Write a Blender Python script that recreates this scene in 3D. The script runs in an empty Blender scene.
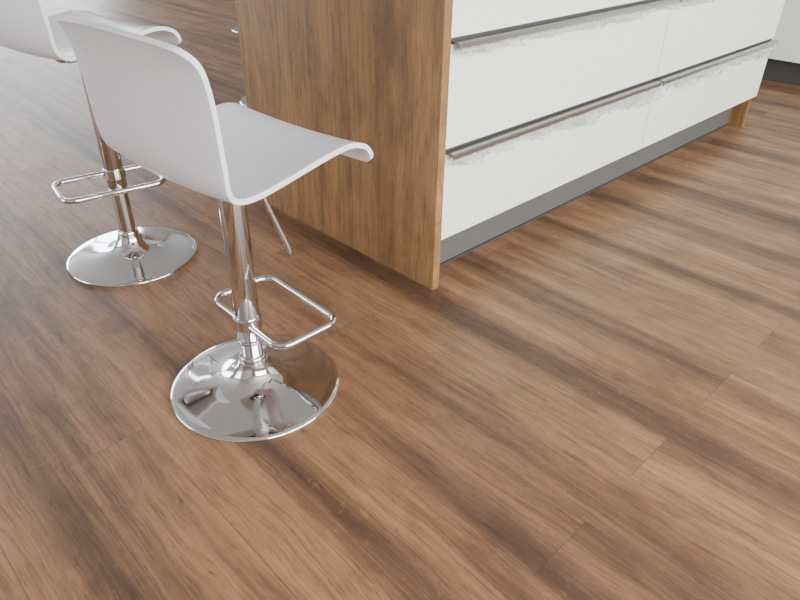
import bpy, bmesh, math, random
from mathutils import Vector, Matrix, noise

# ------------------------------------------------------------------ helpers
def link(o):
    bpy.context.scene.collection.objects.link(o); return o
def empty(name, loc=(0,0,0), rz=0):
    e=bpy.data.objects.new(name,None); e.location=loc; e.rotation_euler=(0,0,rz); e.empty_display_size=.1
    return link(e)
def mesh_obj(name, verts, faces, mat=None, parent=None, smooth=False):
    me=bpy.data.meshes.new(name); me.from_pydata([tuple(v) for v in verts],[],faces); me.update()
    bm=bmesh.new(); bm.from_mesh(me); bmesh.ops.recalc_face_normals(bm,faces=bm.faces); bm.to_mesh(me); bm.free()
    if smooth:
        for p in me.polygons: p.use_smooth=True
    o=bpy.data.objects.new(name,me); link(o)
    if mat: me.materials.append(mat)
    if parent: o.parent=parent
    return o
def box(name,x0,x1,y0,y1,z0,z1,mat=None,parent=None,bevel=0):
    v=[(x,y,z) for x in (x0,x1) for y in (y0,y1) for z in (z0,z1)]
    f=[(0,1,3,2),(4,6,7,5),(0,4,5,1),(2,3,7,6),(0,2,6,4),(1,5,7,3)]
    o=mesh_obj(name,v,f,mat,parent)
    if bevel:
        b=o.modifiers.new('bev','BEVEL'); b.width=bevel; b.segments=3; b.limit_method='ANGLE'
    return o
def lathe(name,prof,mat,parent,seg=96,loc=(0,0,0)):
    verts=[];faces=[]
    for (r,z) in prof:
        for k in range(seg):
            a=2*math.pi*k/seg; verts.append((loc[0]+r*math.cos(a),loc[1]+r*math.sin(a),loc[2]+z))
    n=len(prof)
    for i in range(n-1):
        for k in range(seg):
            k2=(k+1)%seg; faces.append((i*seg+k,i*seg+k2,(i+1)*seg+k2,(i+1)*seg+k))
    faces.append(tuple(range(seg))[::-1]); faces.append(tuple((n-1)*seg+k for k in range(seg)))
    o=mesh_obj(name,verts,faces,mat,parent)
    for p in o.data.polygons: p.use_smooth=len(p.vertices)==4
    try:
        o.data.set_sharp_from_angle(angle=math.radians(40))
    except Exception: pass
    return o
def sweep(name,path,rad,mat,parent,closed=False,seg=16):
    n=len(path); P=[Vector(p) for p in path]; verts=[];faces=[]
    up=Vector((0,0,1))
    for i in range(n):
        if closed: t=(P[(i+1)%n]-P[i-1])
        else: t=P[min(i+1,n-1)]-P[max(i-1,0)]
        t.normalize(); a=up if abs(t.dot(up))<.9 else Vector((1,0,0))
        s=t.cross(a).normalized(); u=s.cross(t)
        for k in range(seg):
            an=2*math.pi*k/seg; verts.append(P[i]+s*math.cos(an)*rad+u*math.sin(an)*rad)
    m=n if closed else n-1
    for i in range(m):
        j=(i+1)%n
        for k in range(seg):
            k2=(k+1)%seg; faces.append((i*seg+k,i*seg+k2,j*seg+k2,j*seg+k))
    if not closed:
        faces.append(tuple(range(seg))[::-1]); faces.append(tuple((n-1)*seg+k for k in range(seg)))
    return mesh_obj(name,verts,faces,mat,parent,smooth=True)

# ------------------------------------------------------------------ materials
def newmat(name):
    m=bpy.data.materials.new(name); m.use_nodes=True
    nt=m.node_tree; b=nt.nodes['Principled BSDF']; return m,nt,b
def simple(name,col,rough=.4,metal=0,noise_amt=.0,scale=20,coat=0,bump=0):
    m,nt,b=newmat(name); b.inputs['Roughness'].default_value=rough; b.inputs['Metallic'].default_value=metal
    b.inputs['Coat Weight'].default_value=coat
    tc=nt.nodes.new('ShaderNodeTexCoord'); n=nt.nodes.new('ShaderNodeTexNoise'); n.inputs['Scale'].default_value=scale
    nt.links.new(tc.outputs['Object'],n.inputs['Vector'])
    r=nt.nodes.new('ShaderNodeValToRGB'); nt.links.new(n.outputs['Fac'],r.inputs['Fac'])
    c=Vector(col)
    r.color_ramp.elements[0].color=(*(c*(1-noise_amt)),1); r.color_ramp.elements[1].color=(*[min(1,q*(1+noise_amt)) for q in c],1)
    nt.links.new(r.outputs['Color'],b.inputs['Base Color'])
    if bump:
        bp=nt.nodes.new('ShaderNodeBump'); bp.inputs['Strength'].default_value=bump; bp.inputs['Distance'].default_value=.002
        nt.links.new(n.outputs['Fac'],bp.inputs['Height']); nt.links.new(bp.outputs['Normal'],b.inputs['Normal'])
    return m
M_white=simple('shell_white_plastic',(.80,.81,.85),.28,0,.01)
M_chrome=simple('chrome',(.70,.70,.715),.08,1,.01)
M_lacquer=simple('cabinet_white_lacquer',(.86,.95,.89),.35,0,.01)
M_handle=simple('handle_steel',(.46,.43,.41),.28,1,.05)
M_dark=simple('recess_dark',(.05,.05,.05),.6,0,.1)  # painted shade in the drawer gaps; own colour on plinth parts
M_plinth=simple('plinth_grey',(.11,.11,.108),.45,0,.06)
M_wall=simple('wall_plaster',(.5,.48,.46),.8,0,.02,40,bump=.1)
M_ceil=simple('ceiling_paint',(.55,.54,.53),.8,0,.01,40)
M_counter=simple('counter_stone',(.35,.34,.33),.4,0,.15,60)
M_frame=simple('window_frame',(.08,.08,.085),.4,0,.02)
M_black=simple('black_plastic',(.03,.03,.03),.5,0,.1)

def math_node(nt,op,a=None,b=None):
    n=nt.nodes.new('ShaderNodeMath'); n.operation=op
    for i,x in enumerate((a,b)):
        if x is None: continue
        if isinstance(x,(int,float)): n.inputs[i].default_value=x
        else: nt.links.new(x,n.inputs[i])
    return n.outputs[0]
def ramp(nt,src,stops):
    r=nt.nodes.new('ShaderNodeValToRGB'); els=r.color_ramp.elements
    while len(els)<len(stops): els.new(.5)
    for e,(p,c) in zip(els,stops):
        e.position=p; e.color=(*c,1) if len(c)==3 else c
    nt.links.new(src,r.inputs['Fac']); return r.outputs['Color']
def mixc(nt,mode,fac,a,b):
    m=nt.nodes.new('ShaderNodeMix'); m.data_type='RGBA'; m.blend_type=mode
    for idx,x in ((0,fac),(6,a),(7,b)):
        if isinstance(x,(int,float)): m.inputs[idx].default_value=x
        elif isinstance(x,tuple): m.inputs[idx].default_value=(*x,1)
        else: nt.links.new(x,m.inputs[idx])
    return m.outputs[2]

def oak(name,across,along,planks,shades,rough,gc):
    """procedural oak: fine long grain, cathedral figure, sparse pores + silver flecks"""
    m,nt,b=newmat(name)
    tc=nt.nodes.new('ShaderNodeTexCoord')
    sep=nt.nodes.new('ShaderNodeSeparateXYZ'); nt.links.new(tc.outputs['Object'],sep.inputs[0])
    X,Y=sep.outputs[across],sep.outputs[along]
    if planks:
        sw=nt.nodes.new('ShaderNodeCombineXYZ'); nt.links.new(math_node(nt,'ADD',Y,20.45),sw.inputs[0]); nt.links.new(math_node(nt,'ADD',X,20.03),sw.inputs[1])
        br=nt.nodes.new('ShaderNodeTexBrick'); br.offset=.37; br.offset_frequency=2
        nt.links.new(sw.outputs[0],br.inputs['Vector'])
        br.inputs['Scale'].default_value=1; br.inputs['Brick Width'].default_value=1.4; br.inputs['Row Height'].default_value=.178
        br.inputs['Mortar Size'].default_value=.0009; br.inputs['Mortar Smooth'].default_value=.2; br.inputs['Bias'].default_value=0
        br.inputs['Color1'].default_value=(0,0,0,1); br.inputs['Color2'].default_value=(1,1,1,1); br.inputs['Mortar'].default_value=(.5,.5,.5,1)
        rnd=br.outputs['Color']; W=math_node(nt,'MULTIPLY',rnd,17.0); Wb=math_node(nt,'MULTIPLY',rnd,.28)
    else:
        W=math_node(nt,'MULTIPLY',sep.outputs[0],6.0); Wb=W; rnd=None
    def nz(sx,sy,detail,rg,dist=0,w=W,off=0,xin=None):
        c=nt.nodes.new('ShaderNodeCombineXYZ')
        nt.links.new(math_node(nt,'MULTIPLY',xin if xin is not None else X,sx),c.inputs[0]); nt.links.new(math_node(nt,'MULTIPLY',Y,sy),c.inputs[1]); c.inputs[2].default_value=off
        n=nt.nodes.new('ShaderNodeTexNoise'); n.noise_dimensions='4D'; n.inputs['Scale'].default_value=1
        n.inputs['Detail'].default_value=detail; n.inputs['Roughness'].default_value=rg; n.inputs['Distortion'].default_value=dist
        nt.links.new(c.outputs[0],n.inputs['Vector'])
        if w is not None: nt.links.new(w,n.inputs['W'])
        return n.outputs['Fac']
    wob=nz(5,2.6,3,.55,off=31)
    Xw=math_node(nt,'ADD',X,math_node(nt,'MULTIPLY',math_node(nt,'SUBTRACT',wob,.5),.060))
    band=nz(7.0,.28,3,.5,.15,Wb)
    mid=nz(26,1.0,4,.62,0,W,3,Xw)
    grain=nz(85,2.2,5,.64,0,W,5,Xw)
    fine=nz(260,9,3,.62,0,W,7,Xw)
    blotch=nz(11,4.5,5,.68,.6,W,9)
    pores=nz(120,16,3,.65,.0,W,19,Xw)
    flecks=nz(80,48,2,.6,.9,W,15)
    knots=nz(14,6,5,.68,1.8,W,11)
    col=ramp(nt,band,shades)
    col=mixc(nt,'MULTIPLY',.55*gc,col,ramp(nt,mid,[(.30,(.55,.52,.50)),(.48,(.97,.97,.97)),(.68,(1.2,1.18,1.16))]))
    col=mixc(nt,'MULTIPLY',.6*gc,col,ramp(nt,grain,[(.33,(.50,.46,.44)),(.46,(.95,.95,.94)),(.66,(1.24,1.22,1.19))]))
    col=mixc(nt,'MULTIPLY',.8,col,ramp(nt,fine,[(.33,(.62,.59,.57)),(.5,(1,1,1)),(.67,(1.20,1.20,1.19))]))
    col=mixc(nt,'MULTIPLY',.8,col,ramp(nt,blotch,[(.34,(.62,.60,.60)),(.5,(1,1,1)),(.66,(1.22,1.21,1.19))]))
    col=mixc(nt,'MULTIPLY',.55,col,ramp(nt,pores,[(.31,(.30,.25,.23)),(.39,(1,1,1))]))
    col=mixc(nt,'MULTIPLY',.8,col,ramp(nt,knots,[(.27,(.33,.28,.26)),(.35,(1,1,1))]))
    fl=ramp(nt,flecks,[(.60,(0,0,0)),(.66,(1,1,1))]); fm=ramp(nt,blotch,[(.46,(0,0,0)),(.56,(1,1,1))])
    light=shades[-1][1]
    col=mixc(nt,'MIX',math_node(nt,'MULTIPLY',math_node(nt,'MULTIPLY',fl,fm),.20),col,tuple(q*1.4 for q in light))
    hgt=fine
    if planks:
        col=mixc(nt,'MULTIPLY',.9,col,ramp(nt,rnd,[(0,(.90,.90,.90)),(.5,(1,1,1)),(1,(1.09,1.08,1.06))]))
        col=mixc(nt,'MIX',math_node(nt,'MULTIPLY',br.outputs['Fac'],.6),col,(.05,.03,.02))
        hgt=math_node(nt,'SUBTRACT',fine,br.outputs['Fac'])
    nt.links.new(col,b.inputs['Base Color'])
    nt.links.new(ramp(nt,grain,[(.3,(rough+.05,)*3),(.7,(rough-.03,)*3)]),b.inputs['Roughness'])
    bp=nt.nodes.new('ShaderNodeBump'); bp.inputs['Strength'].default_value=.15; bp.inputs['Distance'].default_value=.001
    nt.links.new(hgt,bp.inputs['Height']); nt.links.new(bp.outputs['Normal'],b.inputs['Normal'])
    b.inputs['Specular IOR Level'].default_value=.45
    return m
M_floor=oak('floor_oak_planks',0,1,True,[(.34,(.092,.047,.028)),(.43,(.170,.091,.049)),(.52,(.262,.143,.074)),(.70,(.310,.174,.091))],.48,1.0)
M_oak=oak('oak_veneer',1,2,False,[(.33,(.195,.100,.037)),(.45,(.250,.134,.051)),(.70,(.305,.168,.067))],.5,1.1)
def film_mat():
    m,nt,b=newmat('protective_film'); b.inputs['Base Color'].default_value=(.50,.51,.51,1); b.inputs['Roughness'].default_value=.15
    tr=nt.nodes.new('ShaderNodeBsdfTransparent'); mx=nt.nodes.new('ShaderNodeMixShader')
    tc=nt.nodes.new('ShaderNodeTexCoord'); n=nt.nodes.new('ShaderNodeTexNoise'); n.inputs['Scale'].default_value=45; n.inputs['Detail'].default_value=4; n.inputs['Distortion'].default_value=1
    nt.links.new(tc.outputs['Object'],n.inputs['Vector'])
    r=ramp(nt,n.outputs['Fac'],[(.38,(.25,)*3),(.6,(.80,)*3)])
    bp=nt.nodes.new('ShaderNodeBump'); bp.inputs['Strength'].default_value=.8; bp.inputs['Distance'].default_value=.004
    nt.links.new(n.outputs['Fac'],bp.inputs['Height']); nt.links.new(bp.outputs['Normal'],b.inputs['Normal'])
    nt.links.new(r,mx.inputs[0]); nt.links.new(tr.outputs[0],mx.inputs[1]); nt.links.new(b.outputs[0],mx.inputs[2])
    nt.links.new(mx.outputs[0],nt.nodes['Material Output'].inputs[0]); return m
M_film=film_mat()

# ------------------------------------------------------------------ room
RX0,RX1,RY0,RY1,RZ=-4.5,4.2,-4.0,8.5,2.6
box('floor',RX0-.2,RX1+.2,RY0-.2,RY1+.2,-.1,0,M_floor)
box('ceiling',RX0-.2,RX1+.2,RY0-.2,RY1+.2,RZ,RZ+.1,M_ceil)
def wall_x(name,xa,xb,y0,y1,openings):
    e=empty(name); c=y0
    for (a,bb,za,zb) in openings:
        box(name+'_part',xa,xb,c,a,0,RZ,M_wall,e)
        if za>0: box(name+'_sill',xa,xb,a,bb,0,za,M_wall,e)
        box(name+'_lintel',xa,xb,a,bb,zb,RZ,M_wall,e); c=bb
    box(name+'_part',xa,xb,c,y1,0,RZ,M_wall,e)
def wall_y(name,ya,yb,x0,x1,openings):
    e=empty(name); c=x0
    for (a,bb,za,zb) in openings:
        box(name+'_part',c,a,ya,yb,0,RZ,M_wall,e)
        if za>0: box(name+'_sill',a,bb,ya,yb,0,za,M_wall,e)
        box(name+'_lintel',a,bb,ya,yb,zb,RZ,M_wall,e); c=bb
    box(name+'_part',c,x1,ya,yb,0,RZ,M_wall,e)
wall_y('wall_back',RY1,RY1+.2,RX0,RX1,[(-2.8,2.6,.05,2.3)])
wall_y('wall_front',RY0-.2,RY0,RX0,RX1,[(-2.6,2.6,.8,2.3)])
wall_x('wall_left',RX0-.2,RX0,RY0,RY1,[(2.0,6.0,.05,2.3)])
wall_x('wall_right',RX1,RX1+.2,RY0,RY1,[])
def win_y(name,y,a,bb,za,zb,n):
    e=empty(name); t=.06
    box('frame_top',a,bb,y,y+.06,zb-t,zb,M_frame,e); box('frame_bottom',a,bb,y,y+.06,za,za+t,M_frame,e)
    for k in range(n+1):
        x=a+(bb-a-t)*k/n; box('mullion',x,x+t,y,y+.06,za+t,zb-t,M_frame,e)
def win_x(name,x,a,bb,za,zb,n):
    e=empty(name); t=.06
    box('frame_top',x,x+.06,a,bb,zb-t,zb,M_frame,e); box('frame_bottom',x,x+.06,a,bb,za,za+t,M_frame,e)
    for k in range(n+1):
        y=a+(bb-a-t)*k/n; box('mullion',x,x+.06,y,y+t,za+t,zb-t,M_frame,e)
win_y('window_1',RY1+.07,-2.8,2.6,.05,2.3,4)
win_y('window_2',RY0-.13,-2.6,2.6,.8,2.3,3)
win_x('window_3',RX0-.13,2.0,6.0,.05,2.3,3)

def area(name,loc,rot,sx,sy,power,col):
    l=bpy.data.lights.new(name,'AREA'); l.shape='RECTANGLE'; l.size=sx; l.size_y=sy; l.energy=power; l.color=col
    o=bpy.data.objects.new(name,l); o.location=loc; o.rotation_euler=rot; link(o)
area('daylight_back',(-.1,RY1+.3,1.2),(math.radians(-90),0,0),5.4,2.4,450,(.84,.92,1))
area('daylight_front',(0,RY0-.3,1.55),(math.radians(90),0,0),5.2,1.6,550,(1,.99,.97))
area('daylight_left',(RX0-.3,4,1.2),(0,math.radians(-90),0),2.4,4,200,(.88,.94,1))
w=bpy.data.worlds.new('sky'); bpy.context.scene.world=w; w.use_nodes=True
bg=w.node_tree.nodes['Background']; bg.inputs[0].default_value=(.75,.85,1,1); bg.inputs[1].default_value=1.0

# ------------------------------------------------------------------ island
isl=empty('kitchen_island')
PX0,PX1=-.020,.010
box('end_panel_near',PX0,PX1,-.003,1.0,0,.905,M_oak,isl,.0012)
box('end_panel_far',2.43,2.462,.02,1.0,0,.905,M_oak,isl,.001)
box('carcass',PX1,2.43,.024,.62,.165,.905,M_lacquer,isl)
box('centre_gap',1.236,1.262,.018,.0245,.17,.90,M_dark,isl)  # dark strip over the white carcass, painting the shade between drawer columns
box('back_panel',PX1,2.43,.62,.64,0,.905,M_oak,isl)
box('plinth',PX1,2.43,.095,.115,0,.165,M_plinth,isl)
box('plinth_gasket',PX1,2.43,.088,.095,0,.006,M_dark,isl)
box('countertop',-.03,2.475,-.02,1.02,.905,.945,M_counter,isl,.003)
cols=[(.012,1.245),(1.252,2.464)]
rows=[(.168,.446),(.462,.750),(.766,.890)]
for ci,(x0,x1) in enumerate(cols):
    for ri,(z0,z1) in enumerate(rows):
        box('drawer_front_%d_%d'%(ci,ri),x0,x1,0,.018,z0,z1,M_lacquer,isl,.0015)
        box('recess_%d_%d'%(ci,ri),x0,x1,.010,.023,z1,z1+.016,M_dark,isl)  # dark filler strip behind the handle, standing in for shade in the gap
        prof=[(.010,z1),(.010,z1+.006),(-.026,z1+.007),(-.031,z1+.004),(-.032,z1-.010),(-.030,z1-.012),(-.028,z1-.010),(-.0275,z1+.0015),(-.004,z1+.0015),(-.004,z1)]
        a,bb=x0+.004,x1-.006
        vs=[(a,y,z) for y,z in prof]+[(bb,y,z) for y,z in prof]; n=len(prof)
        fs=[(i,(i+1)%n,(i+1)%n+n,i+n) for i in range(n)]+[tuple(range(n)),tuple(range(n,2*n))]
        mesh_obj('handle_%d_%d'%(ci,ri),vs,fs,M_handle,isl)
        if ri<2:
            N=400; vs=[];fs=[]; J=9
            for i in range(N+1):
                t=i/N; x=a+(bb-a)*t
                amp=.024+.034*max(0,noise.noise(Vector((x*5,ri*3.1,ci)))+.35)+.012*noise.noise(Vector((x*26,ri,1)))+.005*noise.noise(Vector((x*90,ri,4)))
                if ri==0 and ci==0: amp*= .55+.9*t
                if ri==1: amp*=.6
                for j in range(J):
                    s=j/(J-1)
                    y=-.0325-.010*s+.030*s*s*(.3+1.5*noise.noise(Vector((x*14,s*2,ri+5))))+.012*s*noise.noise(Vector((x*45,s*3,ci)))
                    vs.append((x+.008*s*noise.noise(Vector((x*20,s*3,9))),min(y,-.002),z1-.006-amp*s))
            for i in range(N):
                for j in range(J-1):
                    q=i*J+j; fs.append((q,q+1,q+J+1,q+J))
            mesh_obj('film_%d_%d'%(ci,ri),vs,fs,M_film,isl,smooth=True)

# ------------------------------------------------------------------ background cabinet run
bc=empty('tall_cabinet')
box('carcass',3.56,4.19,-2.4,2.6,.145,2.3,M_lacquer,bc)
box('plinth',3.60,4.18,-2.38,2.58,0,.145,M_dark,bc)
y=-2.4; k=0
while y<2.59:
    y1=min(y+.6,2.6)
    box('door_front_%d'%k,3.538,3.558,y+.002,y1-.002,.148,2.297,M_lacquer,bc,.0015); y=y1;k+=1

# ------------------------------------------------------------------ stool
PR=[(.236,.594),(.229,.616),(.208,.635),(.165,.643),(.11,.638),(.05,.628),(-.01,.617),(-.065,.607),(-.105,.607),(-.137,.621),(-.155,.650),(-.163,.69),(-.166,.74),(-.169,.79),(-.176,.84),(-.189,.88),(-.200,.902)]
def catmull(pts,n):
    P=[Vector((p[0],p[1])) for p in pts]; out=[]
    for i in range(len(P)-1):
        p0=P[max(i-1,0)];p1=P[i];p2=P[i+1];p3=P[min(i+2,len(P)-1)]
        for k in range(n):
            t=k/n; out.append(.5*((2*p1)+(-p0+p2)*t+(2*p0-5*p1+4*p2-p3)*t*t+(-p0+3*p1-3*p2+p3)*t**3))
    out.append(P[-1]); return out
def stool(loc,rise,seat_rot=0,foot_rot=0,foot_shift=0,seat_off=(0,0)):
    e=empty('bar_stool',loc)
    prof=[(.2,0),(.214,0),(.2155,.002),(.2155,.005),(.213,.008),(.205,.0105),(.18,.0135),(.15,.0165),(.12,.021),(.095,.027),(.075,.035),(.058,.047),(.046,.060),(.039,.073),(.036,.084)]
    lathe('base',prof,M_chrome,e)
    lathe('lower_column',[(.026,.08),(.026,.40)],M_chrome,e,48)
    lathe('column_collar',[(.030,.080),(.0325,.082),(.0325,.098),(.030,.101)],M_chrome,e,48)
    d=rise
    zb=.145+d
    lathe('column_sleeve',[(.0285,zb),(.030,zb+.002),(.030,.560+d),(.027,.562+d)],M_chrome,e,48)
    lathe('column_seal',[(.031,zb-.004),(.0318,zb-.003),(.0318,zb+.006),(.031,zb+.007)],M_chrome,e,48)
    L,D,r=.150,.165,.035; path=[]
    zf=.200+d
    for cx,cy,a0 in ((D-r,L-r,0),(r-.01,L-r,90),(r-.01,-L+r,180),(D-r,-L+r,270)):
        for k in range(9):
            a=math.radians(a0+90*k/8); path.append((cx+r*math.cos(a),cy+r*math.sin(a)+foot_shift))
    pts=[]
    for i in range(len(path)):
        p=Vector(path[i]);q=Vector(path[(i+1)%len(path)]); m=max(1,int((q-p).length/.02))
        for k in range(m): pts.append(p.lerp(q,k/m))
    c,s=math.cos(foot_rot),math.sin(foot_rot)
    sweep('footrest',[(p.x*c-p.y*s,p.x*s+p.y*c,zf) for p in pts],.0085,M_chrome,e,closed=True)
    lathe('footrest_hub',[(.031,zf-.016),(.0335,zf-.014),(.0335,zf+.014),(.031,zf+.016)],M_chrome,e,48)
    C=catmull(PR,4); n=len(C)
    arc=[0]
    for i in range(1,n): arc.append(arc[-1]+(C[i]-C[i-1]).length)
    Ltot=arc[-1]; NV=32; verts=[];faces=[]
    def at(sv):
        for i in range(n-1):
            if arc[i+1]>=sv: 
                t=(sv-arc[i])/(arc[i+1]-arc[i]); return C[i].lerp(C[i+1],t)
        return C[-1]
    S=[]
    for k in range(12): S.append(.05*(1-math.cos(math.pi/2*k/12)))
    m=46
    for k in range(m+1): S.append(.05+(Ltot-.05-.07)*k/m)
    for k in range(1,13): S.append(Ltot-.07+.07*math.sin(math.pi/2*k/12))
    for sv in S:
        p=at(min(sv,Ltot)); u=sv/Ltot
        Wd=.221
        rf,rb=.022,.042
        w_=Wd
        if sv<rf: w_=Wd-rf+math.sqrt(max(0,rf*rf-(rf-sv)**2))
        db=Ltot-sv
        if db<rb: w_=Wd-rb+math.sqrt(max(0,rb*rb-(rb-db)**2))
        back=max(0,min(1,(u-.50)/.2)); back=back*back*(3-2*back)
        w_-=.006*math.exp(-((u-.52)/.10)**2)+.006*(1-back)
        for j in range(NV+1):
            v=-1+2*j/NV; yy=v*w_
            edge=abs(yy/Wd)
            dz=(1-back)*(.014*edge**2.2-.006)
            dx=back*(.018*edge**2)
            if u<.12: dz*= u/.12*.8+.2
            crown=-.012*edge**2*max(0,(u-.93)/.07) if u>.93 else 0
            verts.append((p.x+dx,yy,p.y+dz+crown+d))
    nr=len(S)
    for i in range(nr-1):
        for j in range(NV):
            q=i*(NV+1)+j; faces.append((q,q+1,q+NV+2,q+NV+1))
    se=empty('seat_swivel',(seat_off[0],seat_off[1],0)); se.parent=e; se.rotation_euler=(0,0,seat_rot)
    sh=mesh_obj('seat_shell',verts,faces,M_white,se,smooth=True)
    so=sh.modifiers.new('thick','SOLIDIFY'); so.thickness=.011; so.offset=0
    bv=sh.modifiers.new('bev','BEVEL'); bv.width=.0035; bv.segments=3; bv.limit_method='ANGLE'; bv.angle_limit=math.radians(50)
    box('mount_plate',-.085,.085,-.075,.075,.588+d,.600+d,M_black,se,.004)
    lathe('mount_cup',[(.031,.560+d),(.036,.564+d),(.05,.586+d),(.052,.590+d)],M_chrome,se,48)
    sweep('height_lever',[(0.0,-.02,.586+d),(.03,-.035,.575+d),(.05,-.042,.55+d),(.075,-.052,.47+d),(.097,-.059,.405+d),(.106,-.062,.376+d),(.109,-.063,.366+d)],.0062,M_chrome,se)
    return e
stool((-.695,-.012,0),0,math.radians(5),0,0,(-.004,.006))
stool((-.615,.868,0),.105,math.radians(9),math.radians(-99),-.035,(-.058,-.014))
stool((.855,2.105,0),.10,math.radians(-90),math.radians(-90))
stool((1.99,4.02,0),.10,math.radians(-90),math.radians(-90))

# ------------------------------------------------------------------ camera
f=662.0; th=math.radians(32.5); al=math.radians(45.6); ro=math.radians(0.8)
F=Vector((math.cos(al)*math.cos(th),math.sin(al)*math.cos(th),-math.sin(th)))
R0=Vector((math.sin(al),-math.cos(al),0)); U0=R0.cross(F)
R=math.cos(ro)*R0+math.sin(ro)*U0; U=-math.sin(ro)*R0+math.cos(ro)*U0
cam=bpy.data.cameras.new('camera'); co=bpy.data.objects.new('camera',cam); link(co)
Mx=Matrix((R,U,-F)).transposed().to_4x4(); Mx.translation=Vector((-1.366,-1.2287,1.12)); co.matrix_world=Mx
cam.sensor_width=36; cam.lens=f/800*36; cam.clip_start=.02
bpy.context.scene.camera=co
